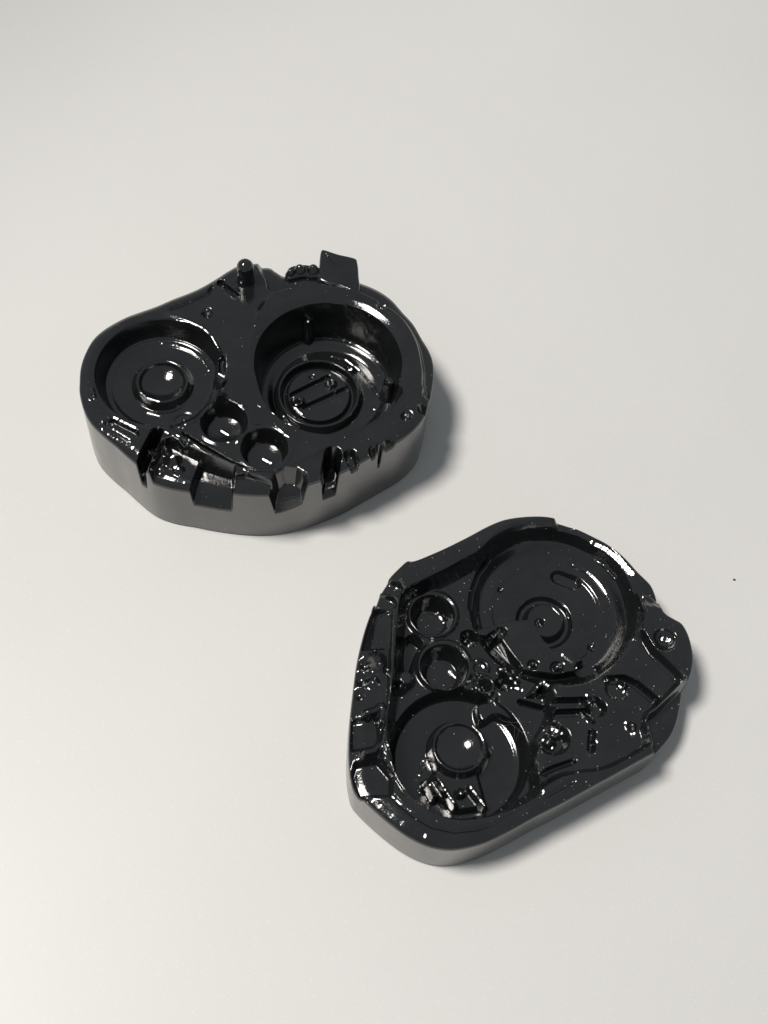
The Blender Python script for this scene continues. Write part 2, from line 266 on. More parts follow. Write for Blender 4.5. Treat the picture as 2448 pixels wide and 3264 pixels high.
  ('glint_bevel','glint_bevel',dict(pts=[[4.49,-6.43],[5.84,-7.52],[6.37,-7.81]], r=0.14, w=0.13, tilt=[0.173,0.334])),
]
OUTLINE_B = [[-19.26,-10.02],[-19.52,-6.67],[-19.6,-4.09],[-19.66,-0.58],[-19.5,2.44],[-19.16,5.24],[-18.75,7.16],[-18.26,8.18],[-17.99,9.48],[-17.56,10.65],[-16.86,12.04],[-16,13.3],[-15.24,14.27],[-14.67,14.36],[-13.98,14.66],[-12.75,15.44],[-10.57,16.93],[-7.82,19.02],[-5.61,20.82],[-3.78,22.05],[-2.2,22.72],[-0.15,23.28],[1.93,23.58],[4.02,23.44],[6.14,23],[8.25,22.25],[10.37,21.25],[12.49,19.75],[14.31,17.89],[15.8,16.5],[16.55,15.48],[17.01,13.95],[17.38,12.57],[18.06,11.89],[19.07,11.41],[19.94,10.92],[20.66,9.63],[21.1,7.99],[21.27,6.49],[21.11,4.95],[20.72,3.54],[20.56,1.88],[20.15,-0.53],[19.48,-2.51],[18.39,-4.24],[17.05,-5.86],[15.71,-6.89],[13.58,-8.46],[10.94,-10.36],[8.34,-12.23],[5.77,-14.08],[3.22,-15.78],[0.72,-17.61],[-1.77,-19.27],[-3.77,-20.25],[-5.79,-20.9],[-7.59,-21.07],[-9.44,-20.79],[-11.33,-20.12],[-13.27,-19.09],[-15.26,-17.81],[-17,-16.52],[-17.92,-15.58],[-18.52,-14.04],[-18.96,-12.19]]
OPS_B = [
  ('poly','outer_ledge',dict(pts=[[4.26,21.59],[6.72,20.91],[9.43,19.61],[11.61,17.87],[13.21,15.85],[14.12,14.54],[15.86,14.49],[17.46,14.1],[18.58,18.15],[12.55,23.85],[3.83,25.18]], z=7.3, w=0.7, mode='cut', off=0, smooth=1)),
  ('poly','outer_ledge',dict(pts=[[-18.71,7],[-16.39,7.05],[-15.99,2.76],[-15.71,-1.37],[-15.35,-4.8],[-15.56,-8.25],[-15.62,-9.93],[-14.17,-13.03],[-13.64,-15.92],[-17.01,-16.67],[-18.85,-16.66],[-20.97,-9.04],[-20.94,2.62]], z=7.4, w=0.5, mode='cut', off=0, smooth=0)),
  ('poly','outer_ledge',dict(pts=[[20.74,3.74],[17.11,-0.72],[16.16,-1.53],[15.85,-2.56],[16.4,-4.08],[16.74,-5.11],[16.59,-5.58],[16.98,-6.2],[21.54,-6.21],[23.77,3.35]], z=5.6, w=0.5, mode='cut', off=0, smooth=0)),
  ('seg','outer_ledge',dict(pts=[[6.5,23.27],[8.63,22.42],[10.76,21.35],[12.88,19.85],[14.7,17.99],[16.05,16.57]], r=0.25, z=7.95, w=2.6, mode='raise')),
  ('poly','floor_plate',dict(pts=[[-15,8.76],[-14.57,10.02],[-12.94,11.29],[-10.26,13.25],[-7.56,15.42],[-5.38,17.13],[-3.73,18.51],[-2.06,19.78],[-0.06,20.7],[2.57,21.25],[5.24,21],[7.64,20.22],[9.75,19.06],[11.56,17.44],[12.84,15.79],[13.64,13.83],[13.82,11.64],[13.48,9.09],[13.01,7.47],[14.26,8.74],[15.55,8.48],[16.57,6.79],[18.43,5.19],[19.79,3.59],[16.88,-0.17],[15.61,-1.52],[15.45,-3.42],[15.95,-5.05],[14.22,-6.66],[10.78,-8.88],[7.59,-9.84],[5.49,-10.63],[2.94,-12.63],[1.19,-14.23],[-2.12,-15.88],[-5.75,-16.45],[-8.12,-16.36],[-10.32,-15.44],[-12.08,-13.87],[-13.35,-12.09],[-14.22,-9.73],[-14.71,-6.99],[-14.78,-4.14],[-14.63,-1.2],[-14.9,3.54]], z=7.13, w=1.12, mode='cut', off=0.1, smooth=1)),
  ('seg','rim_chamfer',dict(pts=[[-14.73,-11.74],[-13.92,-13.54],[-12.45,-15.27],[-10.45,-16.66],[-8.02,-17.4],[-5.66,-17.38],[-2.58,-16.74],[0.45,-15.11],[2.98,-13.28]], r=0.16, z=7.62, w=1.88, mode='cut')),
  ('poly','floor_plate',dict(pts=[[-15,8.76],[-14.57,10.02],[-12.94,11.29],[-10.26,13.25],[-7.56,15.42],[-5.38,17.13],[-3.73,18.51],[-2.06,19.78],[-0.06,20.7],[2.57,21.25],[5.24,21],[7.64,20.22],[9.75,19.06],[11.56,17.44],[12.84,15.79],[13.64,13.83],[13.82,11.64],[13.48,9.09],[11.99,5.79],[9.49,3.16],[7.04,1.8],[3.73,1.1],[4.43,-1.29],[4.03,-3.95],[2.6,-7.28],[2.96,-10.83],[2.94,-12.63],[1.19,-14.23],[-2.12,-15.88],[-5.75,-16.45],[-8.12,-16.36],[-10.32,-15.44],[-12.08,-13.87],[-13.35,-12.09],[-14.22,-9.73],[-14.71,-6.99],[-14.78,-4.14],[-14.63,-1.2],[-14.9,3.54]], z=4.99, w=1.5, mode='cut', off=0, smooth=1)),
  ('circ','round_pocket',dict(c=[3.66,11.95], r=10.9, z=6.55, w=1.5, mode='cut')),
  ('circ','round_pocket',dict(c=[3.66,11.95], r=10.4, z=4.79, w=0.75, mode='cut')),
  ('circ','round_pocket',dict(c=[3.66,11.95], r=9.5, z=3.04, w=2.12, mode='cut')),
  ('circ','round_pocket',dict(c=[3.66,11.95], r=7.1, z=2.75, w=0.62, mode='cut')),
  ('circ','boss_seat',dict(c=[3.41,11.03], r=3.5, z=2.07, w=0.62, mode='cut')),
  ('circ','boss',dict(c=[3.41,11.03], r=2.5, z=3.33, w=0.62, mode='raise')),
  ('blob','dimple',dict(c=[2.77,10.63], r=0.81, dz=-0.75)),
  ('seg','floor_slot',dict(pts=[[4.87,17.81],[6.94,17.23]], r=0.82, z=2.07, w=0.5, mode='cut')),
  ('seg','floor_line',dict(pts=[[-6.52,10.6],[-6.48,12.87],[-5.89,15.58],[-4.77,17.82]], r=0.15, z=4.02, w=0.38, mode='cut')),
  ('blob','dimple',dict(c=[-2.65,14.75], r=0.45, dz=-0.25)),
  ('blob','dimple',dict(c=[9.77,8.37], r=0.81, dz=-0.31)),
  ('poly','bridge_plate',dict(pts=[[-5.36,7.77],[-3.57,8.58],[-1.75,9.52],[0.91,10.22],[1.84,9.41],[3.17,7.72],[4.55,6.36],[6.25,6.93],[8.43,5.49],[7.41,3.81],[4.88,3.03],[2.6,2.99],[0.88,3.04],[-1.15,5.35],[-2.43,6.96],[-5.17,6.92]], z=5.09, w=0.38, mode='raise', off=0, smooth=0)),
  ('poly','tab_recess',dict(pts=[[-5.35,9.03],[-5.24,10.45],[-4.06,11.02],[-3.31,10.37],[-2.78,9.65],[-3.89,9]], z=3.43, w=0.31, mode='cut', off=0, smooth=1)),
  ('seg','floor_line',dict(pts=[[-5.29,8.31],[-3.61,9.05],[-1.64,9.98],[-0.47,10.74]], r=0.12, z=3.62, w=0.25, mode='cut')),
  ('circ','pit',dict(c=[-6.19,6.37], r=0.95, z=2.65, w=0.62, mode='cut')),
  ('blob','pit',dict(c=[-6.4,6.8], r=0.54, dz=0.75)),
  ('seg','bean_peg',dict(pts=[[-3.28,6.81],[-2.32,7.77]], r=0.61, z=4.02, w=0.5, mode='cut')),
  ('seg','bean_peg',dict(pts=[[-3.28,6.81],[-2.85,7.25]], r=0.25, z=5.38, w=0.44, mode='raise')),
  ('seg','floor_line',dict(pts=[[-2.64,6.75],[-2.25,5.41],[-1.39,4.3],[0.15,2.85]], r=0.29, z=3.82, w=0.5, mode='cut')),
  ('blob','peg',dict(c=[2.03,3.98], r=0.9, dz=-0.88)),
  ('blob','peg',dict(c=[2.03,3.98], r=0.5, dz=1.25)),
  ('blob','peg',dict(c=[5.05,4.07], r=1.12, dz=-0.88)),
  ('blob','peg',dict(c=[5.05,4.07], r=0.63, dz=1.25)),
  ('poly','slot',dict(pts=[[7.65,4.98],[10.06,5.62],[10.38,4.77],[8.27,3.84]], z=3.04, w=0.44, mode='cut', off=0, smooth=1)),
  ('ring','ring_lug',dict(c=[-4.58,2.45], r=1, hw=0.4, dz=0.44)),
  ('ring','ring_lug',dict(c=[-3.83,0.23], r=1.1, hw=0.45, dz=0.44)),
  ('blob','pit',dict(c=[-3.82,0.14], r=0.9, dz=-1.12)),
  ('blob','pit',dict(c=[-1.29,1.12], r=1.35, dz=-2)),
  ('blob','pit',dict(c=[-0.18,1.44], r=1.08, dz=-1)),
  ('blob','pit',dict(c=[-1.83,2.56], r=0.72, dz=0.75)),
  ('blob','pit',dict(c=[-2.54,-1.01], r=0.9, dz=-0.62)),
  ('blob','peg',dict(c=[0.57,2.92], r=0.63, dz=0.62)),
  ('blob','peg',dict(c=[-0.22,2.04], r=0.45, dz=0.88)),
  ('poly','pointer',dict(pts=[[1.54,-0.47],[2.64,1.33],[3.34,2.25],[3.91,1.37],[4.49,-0.04]], z=6.16, w=0.5, mode='raise', off=0, smooth=0)),
  ('poly','pointer',dict(pts=[[2.46,-0.34],[3.14,1.02],[3.7,0.14]], z=4.21, w=0.38, mode='cut', off=0, smooth=0)),
  ('seg','floor_slot',dict(pts=[[0.82,-1.18],[3.66,-1.59]], r=0.29, z=3.82, w=0.44, mode='cut')),
  ('seg','floor_slot',dict(pts=[[4.71,-1.31],[9.67,-0.46]], r=0.41, z=5.78, w=0.44, mode='cut')),
  ('seg','floor_slot',dict(pts=[[5.15,-2.7],[8.49,-2.09]], r=0.37, z=5.94, w=0.44, mode='cut')),
  ('blob','peg',dict(c=[8.84,-0.7], r=0.9, dz=1)),
  ('seg','rib',dict(pts=[[8.08,-2.21],[9.36,-3.23]], r=0.2, z=7.91, w=0.38, mode='raise')),
  ('seg','rib',dict(pts=[[8.44,-0.99],[9.45,-2.01]], r=0.2, z=8.11, w=0.38, mode='raise')),
  ('circ','pit',dict(c=[9.98,-1.35], r=0.9, z=5.94, w=0.62, mode='cut')),
  ('seg','floor_slot',dict(pts=[[11.04,2.5],[13.05,2.89],[14.6,2.44],[16.87,0.79]], r=0.45, z=5.94, w=0.5, mode='cut')),
  ('circ','hollow',dict(c=[12.3,1.5], r=1.4, z=6.58, w=0.75, mode='cut')),
  ('blob','peg',dict(c=[13.04,2.2], r=0.81, dz=1.12)),
  ('blob','peg',dict(c=[11.15,2.61], r=0.41, dz=0.75)),
  ('circ','hollow',dict(c=[12.33,-4.75], r=2.1, z=6.9, w=0.62, mode='cut')),
  ('blob','peg',dict(c=[14.09,-3.12], r=0.72, dz=0.62)),
  ('seg','floor_slot',dict(pts=[[9.42,-4.6],[9.39,-6.59]], r=0.37, z=6.1, w=0.44, mode='cut')),
  ('blob','peg',dict(c=[9.68,-5.37], r=0.45, dz=0.62)),
  ('circ','pit',dict(c=[4.78,-5.99], r=1.75, z=5.62, w=1, mode='cut')),
  ('circ','peg',dict(c=[5.28,-4.59], r=0.9, z=6.42, w=0.62, mode='raise')),
  ('blob','peg',dict(c=[5.47,-4.39], r=0.54, dz=0.62)),
  ('blob','lump',dict(c=[4.44,-6.05], r=1.08, dz=1.25)),
  ('seg','floor_slot',dict(pts=[[3.74,-10.42],[5.3,-9.48],[7.31,-8.47]], r=0.25, z=6.42, w=0.38, mode='cut')),
  ('seg','rib',dict(pts=[[3.27,-8.05],[3.44,-9.97],[4.15,-10.56]], r=0.2, z=6.82, w=0.38, mode='cut')),
  ('circ','cup_collar',dict(c=[-11.17,8.82], r=3.3, z=5.58, w=0.62, mode='raise')),
  ('circ','cup',dict(c=[-11.19,8.64], r=2.3, z=2.46, w=1.25, mode='cut')),
  ('circ','cup_collar',dict(c=[-8.99,2.06], r=3.5, z=5.58, w=0.62, mode='raise')),
  ('circ','cup',dict(c=[-9.01,1.9], r=2.5, z=2.46, w=1.25, mode='cut')),
  ('poly','side_hollow',dict(pts=[[-13.95,5.18],[-13.37,5.59],[-12.25,4.88],[-12.43,3.87],[-12.93,1.65],[-13,0.58],[-13.86,0.6],[-14.38,3.88]], z=3.04, w=0.5, mode='cut', off=0, smooth=1)),
  ('circ','lug',dict(c=[-13.6,-0.65], r=1, z=6.55, w=0.62, mode='raise')),
  ('seg','lug',dict(pts=[[-14.18,-2.13],[-13.61,-1.75]], r=0.25, z=7.53, w=0.38, mode='raise')),
  ('circ','round_pocket',dict(c=[-6.07,-8.94], r=8.07, z=2.84, w=1.12, mode='cut')),
  ('cone','pocket_floor',dict(c=[-6.07,-8.94], r=7.32, z0=1.77, z1=2.65, w=0.75)),
  ('poly','cup_bracket',dict(pts=[[-9.11,-6.04],[-4.07,-4.57],[-2.17,-7.34],[-3.6,-10.11],[-2.14,-14.35],[-5.31,-15.3],[-9.87,-13.25],[-8.61,-10.83],[-9.56,-8.41]], z=3.62, w=0.62, mode='raise', off=0, smooth=0)),
  ('circ','cup_pedestal',dict(c=[-6.13,-7.69], r=3.5, z=4.6, w=0.75, mode='raise')),
  ('bowl','cup',dict(c=[-6.15,-7.76], r=2.85, wall=0.31, depth=1)),
  ('seg','rib',dict(pts=[[-8.34,-12.09],[-5.93,-15]], r=0.25, z=5.09, w=0.5, mode='raise')),
  ('seg','rib',dict(pts=[[-4.37,-12.52],[-2.51,-14.46]], r=0.25, z=5.09, w=0.5, mode='raise')),
  ('seg','rib',dict(pts=[[-9.67,-12.39],[-8.55,-14.28]], r=0.25, z=5.09, w=0.5, mode='raise')),
  ('blob','peg',dict(c=[-5.45,-13.28], r=0.81, dz=1.25)),
  ('poly','arm',dict(pts=[[-4.41,-2.18],[-2.79,-1.35],[-0.05,-0.34],[1.01,-1.38],[1.26,-2.96],[-0.12,-3.31],[-2.1,-3.02],[-3.68,-4.13]], z=4.41, w=0.5, mode='raise', off=0, smooth=1)),
  ('bowl','ball_seat',dict(c=[17.71,8.37], r=1.5, wall=0.25, depth=0.8)),
  ('seg','crease',dict(pts=[[14.13,14.22],[15.19,11.85],[15.01,9.32],[16.42,7.07],[18.43,5.4],[20.58,3.53]], r=0.2, z=8.75, w=0.5, mode='raise')),
  ('blob','edge_nick',dict(c=[15.78,13.78], r=1.4, dz=-0.7)),
  ('blob','edge_nick',dict(c=[17.02,13.63], r=1, dz=-0.5)),
  ('seg','floor_slot',dict(pts=[[17.64,4.83],[18.72,4.09]], r=0.45, z=8, w=0.4, mode='cut')),
  ('seg','edge_slot',dict(pts=[[-17.66,10.54],[-16.24,10.19]], r=0.9, z=7.3, w=0.4, mode='cut')),
  ('seg','edge_slot',dict(pts=[[-18.2,8.63],[-16.86,8.21]], r=0.9, z=7.3, w=0.4, mode='cut')),
  ('ramp','edge_recess',dict(pts=[[-18.8,7.12],[-16.44,7.23],[-16.02,2.32],[-19.42,2.1]], a=[-16.35,5.01], za=7.4, b=[-19.18,4.58], zb=6.2, w=0.4, smooth=0)),
  ('blob','lump',dict(c=[-17.52,0.52], r=1.6, dz=0.8)),
  ('blob','lump',dict(c=[-18.56,-0.01], r=1.2, dz=-0.9)),
  ('blob','lump',dict(c=[-16.73,-0.26], r=1, dz=0.7)),
  ('blob','lump',dict(c=[-18.88,-1.84], r=1.2, dz=-0.8)),
  ('blob','lump',dict(c=[-17.45,-2.29], r=1, dz=0.5)),
  ('blob','lump',dict(c=[-18.89,-3.9], r=1, dz=-0.6)),
  ('seg','hook',dict(pts=[[-17.75,-6.42],[-16.73,-5.9],[-16.13,-5.23],[-15.85,-5.91],[-16.02,-7.22]], r=0.42, z=8.3, w=0.6, mode='raise')),
  ('seg','hook',dict(pts=[[-17.39,-11.27],[-16.25,-10.78],[-15.79,-10.1],[-15.22,-10.35],[-14.79,-11.67]], r=0.42, z=8.3, w=0.6, mode='raise')),
  ('poly','edge_recess',dict(pts=[[-19.41,-7.26],[-16.5,-6.55],[-15.92,-9.02],[-16.32,-10.14],[-18.92,-10.85]], z=6.5, w=0.5, mode='cut', off=0, smooth=0)),
  ('poly','edge_recess',dict(pts=[[-18.31,-12.43],[-15.73,-11.64],[-13.85,-13.43],[-13.71,-15.47],[-17.28,-16.14],[-18.52,-13.83]], z=6, w=0.5, mode='cut', off=0, smooth=0)),
  ('seg','groove',dict(pts=[[-13.74,-15.93],[-12.52,-16.96],[-10.82,-18.04],[-8.64,-18.91],[-6.02,-19.11],[-3.48,-18.44],[-0.97,-17.17],[3.04,-14.34],[7.13,-11.33]], r=0.2, z=8.2, w=0.5, mode='cut')),
  ('glint_bevel','glint_bevel',dict(pts=[[-6.77,6.74],[-6.07,6.38]], r=0.22, w=0.2, tilt=[0.273,0.242])),
  ('glint_bevel','glint_bevel',dict(pts=[[-7.17,6.99],[-6.59,6.3]], r=0.12, w=0.11, tilt=[0.271,0.242])),
  ('glint_bevel','glint_bevel',dict(pts=[[-2.93,7.6],[-3.48,6.58]], r=0.2, w=0.18, tilt=[0.286,0.244])),
  ('glint_bevel','glint_bevel',dict(pts=[[-3.1,7.17],[-3.47,6.46]], r=0.16, w=0.14, tilt=[0.286,0.243])),
  ('glint_bevel','glint_bevel',dict(pts=[[1.57,3.68],[1.89,3.98]], r=0.16, w=0.14, tilt=[0.306,0.231])),
  ('glint_bevel','glint_bevel',dict(pts=[[4.87,3.81],[5.36,4.38]], r=0.16, w=0.14, tilt=[0.32,0.232])),
  ('glint_bevel','glint_bevel',dict(pts=[[5.65,5.75],[6.51,5.2],[7.48,4.55]], r=0.28, w=0.25, tilt=[0.326,0.237])),
  ('glint_bevel','glint_bevel',dict(pts=[[-5.11,3.31],[-4.44,3.1],[-3.9,2.39]], r=0.15, w=0.14, tilt=[0.28,0.228])),
  ('glint_bevel','glint_bevel',dict(pts=[[-4.64,0.47],[-4.3,-0.23]], r=0.16, w=0.14, tilt=[0.279,0.217])),
  ('glint_bevel','glint_bevel',dict(pts=[[-2.08,2.54],[-1.39,2.4]], r=0.2, w=0.18, tilt=[0.291,0.226])),
  ('glint_bevel','glint_bevel',dict(pts=[[-0.58,1.98],[0.01,1.62]], r=0.22, w=0.2, tilt=[0.297,0.223])),
  ('glint_bevel','glint_bevel',dict(pts=[[-0.32,0.74],[0.84,0.46]], r=0.3, w=0.27, tilt=[0.298,0.218])),
  ('glint_bevel','glint_bevel',dict(pts=[[0.23,2.18],[0.91,2.59]], r=0.15, w=0.14, tilt=[0.3,0.225])),
  ('glint_bevel','glint_bevel',dict(pts=[[2.94,1.06],[2.6,0.65]], r=0.2, w=0.18, tilt=[0.31,0.222])),
  ('glint_bevel','glint_bevel',dict(pts=[[3.38,1.36],[3.9,1.02]], r=0.22, w=0.2, tilt=[0.314,0.223])),
  ('glint_bevel','glint_bevel',dict(pts=[[8.52,0.08],[9.28,-0.75]], r=0.22, w=0.2, tilt=[0.337,0.218])),
  ('glint_bevel','glint_bevel',dict(pts=[[8.5,-0.86],[9.03,-1.52]], r=0.18, w=0.16, tilt=[0.336,0.215])),
  ('glint_bevel','glint_bevel',dict(pts=[[7.97,-2.33],[8.7,-3.29]], r=0.16, w=0.14, tilt=[0.334,0.209])),
  ('glint_bevel','glint_bevel',dict(pts=[[8.46,-2.17],[9.37,-2.84]], r=0.16, w=0.14, tilt=[0.337,0.21])),
  ('glint_bevel','glint_bevel',dict(pts=[[10.87,2.57],[11.31,2.76]], r=0.18, w=0.16, tilt=[0.347,0.23])),
  ('glint_bevel','glint_bevel',dict(pts=[[12.56,1.91],[13.13,1.46]], r=0.26, w=0.23, tilt=[0.353,0.225])),
  ('glint_bevel','glint_bevel',dict(pts=[[13.4,-2.74],[14.04,-3.13],[14.45,-3.85]], r=0.22, w=0.2, tilt=[0.358,0.206])),
  ('glint_bevel','glint_bevel',dict(pts=[[9.42,-5.22],[9.99,-5.63]], r=0.18, w=0.16, tilt=[0.339,0.198])),
  ('glint_bevel','glint_bevel',dict(pts=[[4.76,-4.61],[5.79,-4.94]], r=0.26, w=0.23, tilt=[0.32,0.2])),
  ('glint_bevel','glint_bevel',dict(pts=[[3.73,-6.05],[4.82,-6.75]], r=0.3, w=0.27, tilt=[0.316,0.193])),
  ('glint_bevel','glint_bevel',dict(pts=[[-8.21,-12.08],[-7.5,-13.2],[-6.57,-14.39],[-5.67,-15.35]], r=0.16, w=0.14, tilt=[0.266,0.162])),
  ('glint_bevel','glint_bevel',dict(pts=[[-9.14,-12.9],[-8.36,-13.9]], r=0.25, w=0.23, tilt=[0.259,0.163])),
  ('glint_bevel','glint_bevel',dict(pts=[[-5.91,-13.66],[-5.2,-13.42]], r=0.22, w=0.2, tilt=[0.272,0.163])),
  ('glint_bevel','glint_bevel',dict(pts=[[-4.36,-12.67],[-3.4,-13.69],[-2.58,-14.53]], r=0.25, w=0.23, tilt=[0.281,0.163])),
  ('glint_bevel','glint_bevel',dict(pts=[[-9.94,-9.23],[-9.15,-10.19]], r=0.16, w=0.14, tilt=[0.256,0.178])),
  ('glint_bevel','glint_bevel',dict(pts=[[-10.09,-9.47],[-10.45,-11.22]], r=0.2, w=0.18, tilt=[0.253,0.175])),
  ('glint_bevel','glint_bevel',dict(pts=[[-4.73,-4.96],[-3.77,-5.75],[-3.37,-6.5]], r=0.14, w=0.13, tilt=[0.28,0.194])),
  ('glint_bevel','glint_bevel',dict(pts=[[-14.86,-10.08],[-14.08,-11.63],[-12.86,-13.38],[-11.26,-15.32]], r=0.16, w=0.14, tilt=[0.242,0.17])),
  ('glint_bevel','glint_bevel',dict(pts=[[-13.61,-16.02],[-12.52,-16.77],[-11.34,-17.45]], r=0.14, w=0.13, tilt=[0.245,0.154])),
  ('glint_bevel','glint_bevel',dict(pts=[[-11.01,-15.49],[-9.36,-16.06],[-7.75,-16.24]], r=0.2, w=0.18, tilt=[0.257,0.156])),
  ('glint_bevel','glint_bevel',dict(pts=[[-16.3,-16.4],[-14.95,-17.32],[-13.05,-18.48],[-11.22,-19.43],[-9.49,-20.07]], r=0.4, w=0.36, tilt=[0.242,0.147])),
  ('glint_bevel','glint_bevel',dict(pts=[[8.41,21.59],[10.22,20.74],[12.05,19.3],[13.66,17.58]], r=0.42, w=0.38, tilt=[0.35,0.295])),
  ('glint_bevel','glint_bevel',dict(pts=[[6.54,21.58],[8.36,20.86],[10.48,19.47],[11.95,17.79]], r=0.13, w=0.12, tilt=[0.343,0.296])),
  ('glint_bevel','glint_bevel',dict(pts=[[6.73,19.73],[8.56,19.01],[10.12,17.69],[11.22,16.2]], r=0.2, w=0.18, tilt=[0.338,0.284])),
  ('glint_bevel','glint_bevel',dict(pts=[[5.13,14.33],[6.12,13.57],[6.62,12.28]], r=0.12, w=0.11, tilt=[0.324,0.266])),
  ('glint_bevel','glint_bevel',dict(pts=[[4.25,13],[5.49,11.9]], r=0.13, w=0.12, tilt=[0.32,0.263])),
  ('glint_bevel','glint_bevel',dict(pts=[[-10.04,11.62],[-9.25,11.03],[-8.76,10.47]], r=0.12, w=0.11, tilt=[0.262,0.259])),
  ('glint_bevel','glint_bevel',dict(pts=[[-13.75,5.9],[-12.98,5.48],[-12.15,4.96]], r=0.14, w=0.13, tilt=[0.246,0.237])),
  ('glint_bevel','glint_bevel',dict(pts=[[-7.78,4.71],[-7.07,4.14],[-6.43,3.38]], r=0.12, w=0.11, tilt=[0.27,0.233])),
  ('glint_bevel','glint_bevel',dict(pts=[[-10.34,10.29],[-9.49,9.14]], r=0.22, w=0.2, tilt=[0.259,0.252])),
  ('glint_bevel','glint_bevel',dict(pts=[[-8.12,2.53],[-7.35,1.91]], r=0.2, w=0.18, tilt=[0.266,0.224])),
  ('glint_bevel','glint_bevel',dict(pts=[[-6.48,2.01],[-6.93,0.73]], r=0.14, w=0.13, tilt=[0.27,0.222])),
  ('glint_bevel','glint_bevel',dict(pts=[[4.04,17.33],[5.07,17.66]], r=0.16, w=0.14, tilt=[0.319,0.281])),
  ('glint_bevel','glint_bevel',dict(pts=[[3.85,16.97],[4.37,16.72]], r=0.14, w=0.13, tilt=[0.317,0.279])),
  ('glint_bevel','glint_bevel',dict(pts=[[-14.48,-2.42],[-13.53,-1.99]], r=0.22, w=0.2, tilt=[0.241,0.211])),
  ('glint_bevel','glint_bevel',dict(pts=[[-14.15,-1.87],[-13.78,-2.7]], r=0.16, w=0.14, tilt=[0.241,0.21])),
  ('glint_bevel','glint_bevel',dict(pts=[[18.86,9.38],[19.16,8.43]], r=0.13, w=0.12, tilt=[0.382,0.254])),
  ('glint_bevel','glint_bevel',dict(pts=[[17.68,8.81],[18.34,8.69]], r=0.4, w=0.36, tilt=[0.376,0.252])),
  ('glint_bevel','glint_bevel',dict(pts=[[-17.35,11.32],[-16.26,10.63]], r=0.16, w=0.14, tilt=[0.233,0.263])),
  ('glint_bevel','glint_bevel',dict(pts=[[-18.17,8.66],[-17.54,8.13]], r=0.14, w=0.13, tilt=[0.228,0.253])),
  ('glint_bevel','glint_bevel',dict(pts=[[-18.44,7.28],[-16.44,7.68]], r=0.1, w=0.09, tilt=[0.23,0.25])),
  ('glint_bevel','glint_bevel',dict(pts=[[-17.77,-6.58],[-17.47,-6.79]], r=0.14, w=0.13, tilt=[0.225,0.194])),
  ('glint_bevel','glint_bevel',dict(pts=[[2.4,10.64],[3.02,10.1]], r=0.14, w=0.13, tilt=[0.31,0.255])),
]
PIN = [-3.16,14.65]
TAB = [[6.63,16.84],[9.55,16.08],[12.41,15.66],[12.07,18.67],[11.6,20.75],[11.11,21.36],[8.76,21.64],[6.67,22.05],[6.26,21.62],[6.39,19.38]]
RATCHET = [[2.43,16.32],[4.55,17.13],[6.76,17.44],[6.6,18.97],[4.23,19.23],[2.25,18.27]]
TEETH = [[2.67,17.32],[3.83,18.05],[5.67,18.38]]
ORGA = [-20.19,11.59]
ORGB = [19.06,-25.39]
CRUMB = [3.75,7.62]
FIB = [[[12.18,10.19],[11.9,9.83],[11.97,9.31],[12.33,9.12]],[[-1.89,-3.42],[-1.17,-3.75],[-0.06,-3.73],[0.82,-4.47],[1.41,-5.1]],[[-0.37,-3.34],[0.38,-4.1],[0.65,-5.21]],[[0.73,-3.18],[1.02,-4.15],[0.83,-5.47]],[[-1.5,-3.07],[-0.36,-3.48],[1.2,-3.98]]]

# ------------------------------------------------------------------ the surface
def table():
    s, t = 0.45, 0.018
    me = bpy.data.meshes.new('table_top')
    me.from_pydata([(-s,-s,-t),(s,-s,-t),(s,s,-t),(-s,s,-t),(-s,-s,0),(s,-s,0),(s,s,0),(-s,s,0)], [],
                   [(4,5,6,7),(3,2,1,0),(0,1,5,4),(1,2,6,5),(2,3,7,6),(3,0,4,7)])
    me.materials.append(M_TABLE)
    o = link(bpy.data.objects.new('table_top', me))
    tag(o, 'white satin laminate table top with fine sparkle', 'table top', kind='structure')
table()

# ------------------------------------------------------------------ relief modelling (plan distance functions -> heights)
def smooth_closed(pts, n, passes=1):
    """closed Catmull-Rom through pts, resampled to n points of equal arc length"""
    P = np.array(pts, float); k = len(P); t = np.linspace(0, 1, 24, endpoint=False)[:, None]
    out = []
    for i in range(k):
        p0, p1, p2, p3 = P[i-1], P[i], P[(i+1) % k], P[(i+2) % k]
        out.append(.5 * ((2*p1) + (-p0+p2)*t + (2*p0-5*p1+4*p2-p3)*t**2 + (-p0+3*p1-3*p2+p3)*t**3))
    Q = np.vstack(out)
    d = np.r_[0, np.cumsum(np.linalg.norm(np.roll(Q, -1, 0) - Q, axis=1))]
    s = np.linspace(0, d[-1], n, endpoint=False); Qc = np.vstack([Q, Q[:1]])
    R = np.stack([np.interp(s, d, Qc[:, 0]), np.interp(s, d, Qc[:, 1])], 1)
    return R
def sdf_segments(X, Y, P, closed):
    """distance to a polyline; negative inside when closed"""
    best = np.full(X.shape, 1e9); inside = np.zeros(X.shape, bool)
    n = len(P)
    for i in range(n if closed else n - 1):
        a, b = P[i], P[(i+1) % n]
        ex, ey = b[0]-a[0], b[1]-a[1]; wx, wy = X-a[0], Y-a[1]
        t = np.clip((wx*ex + wy*ey) / max(ex*ex+ey*ey, 1e-12), 0, 1)
        dx, dy = wx-ex*t, wy-ey*t
        np.minimum(best, dx*dx+dy*dy, out=best)
        if closed and a[1] != b[1]:
            c = (a[1] > Y) != (b[1] > Y)
            inside ^= c & (X < (b[0]-a[0]) * (Y-a[1]) / (b[1]-a[1]) + a[0])
    d = np.sqrt(best)
    return np.where(inside, -d, d) if closed else d
def step(d, w):
    t = np.clip(.5 - d / w, 0, 1)
    return t*t*(3-2*t)

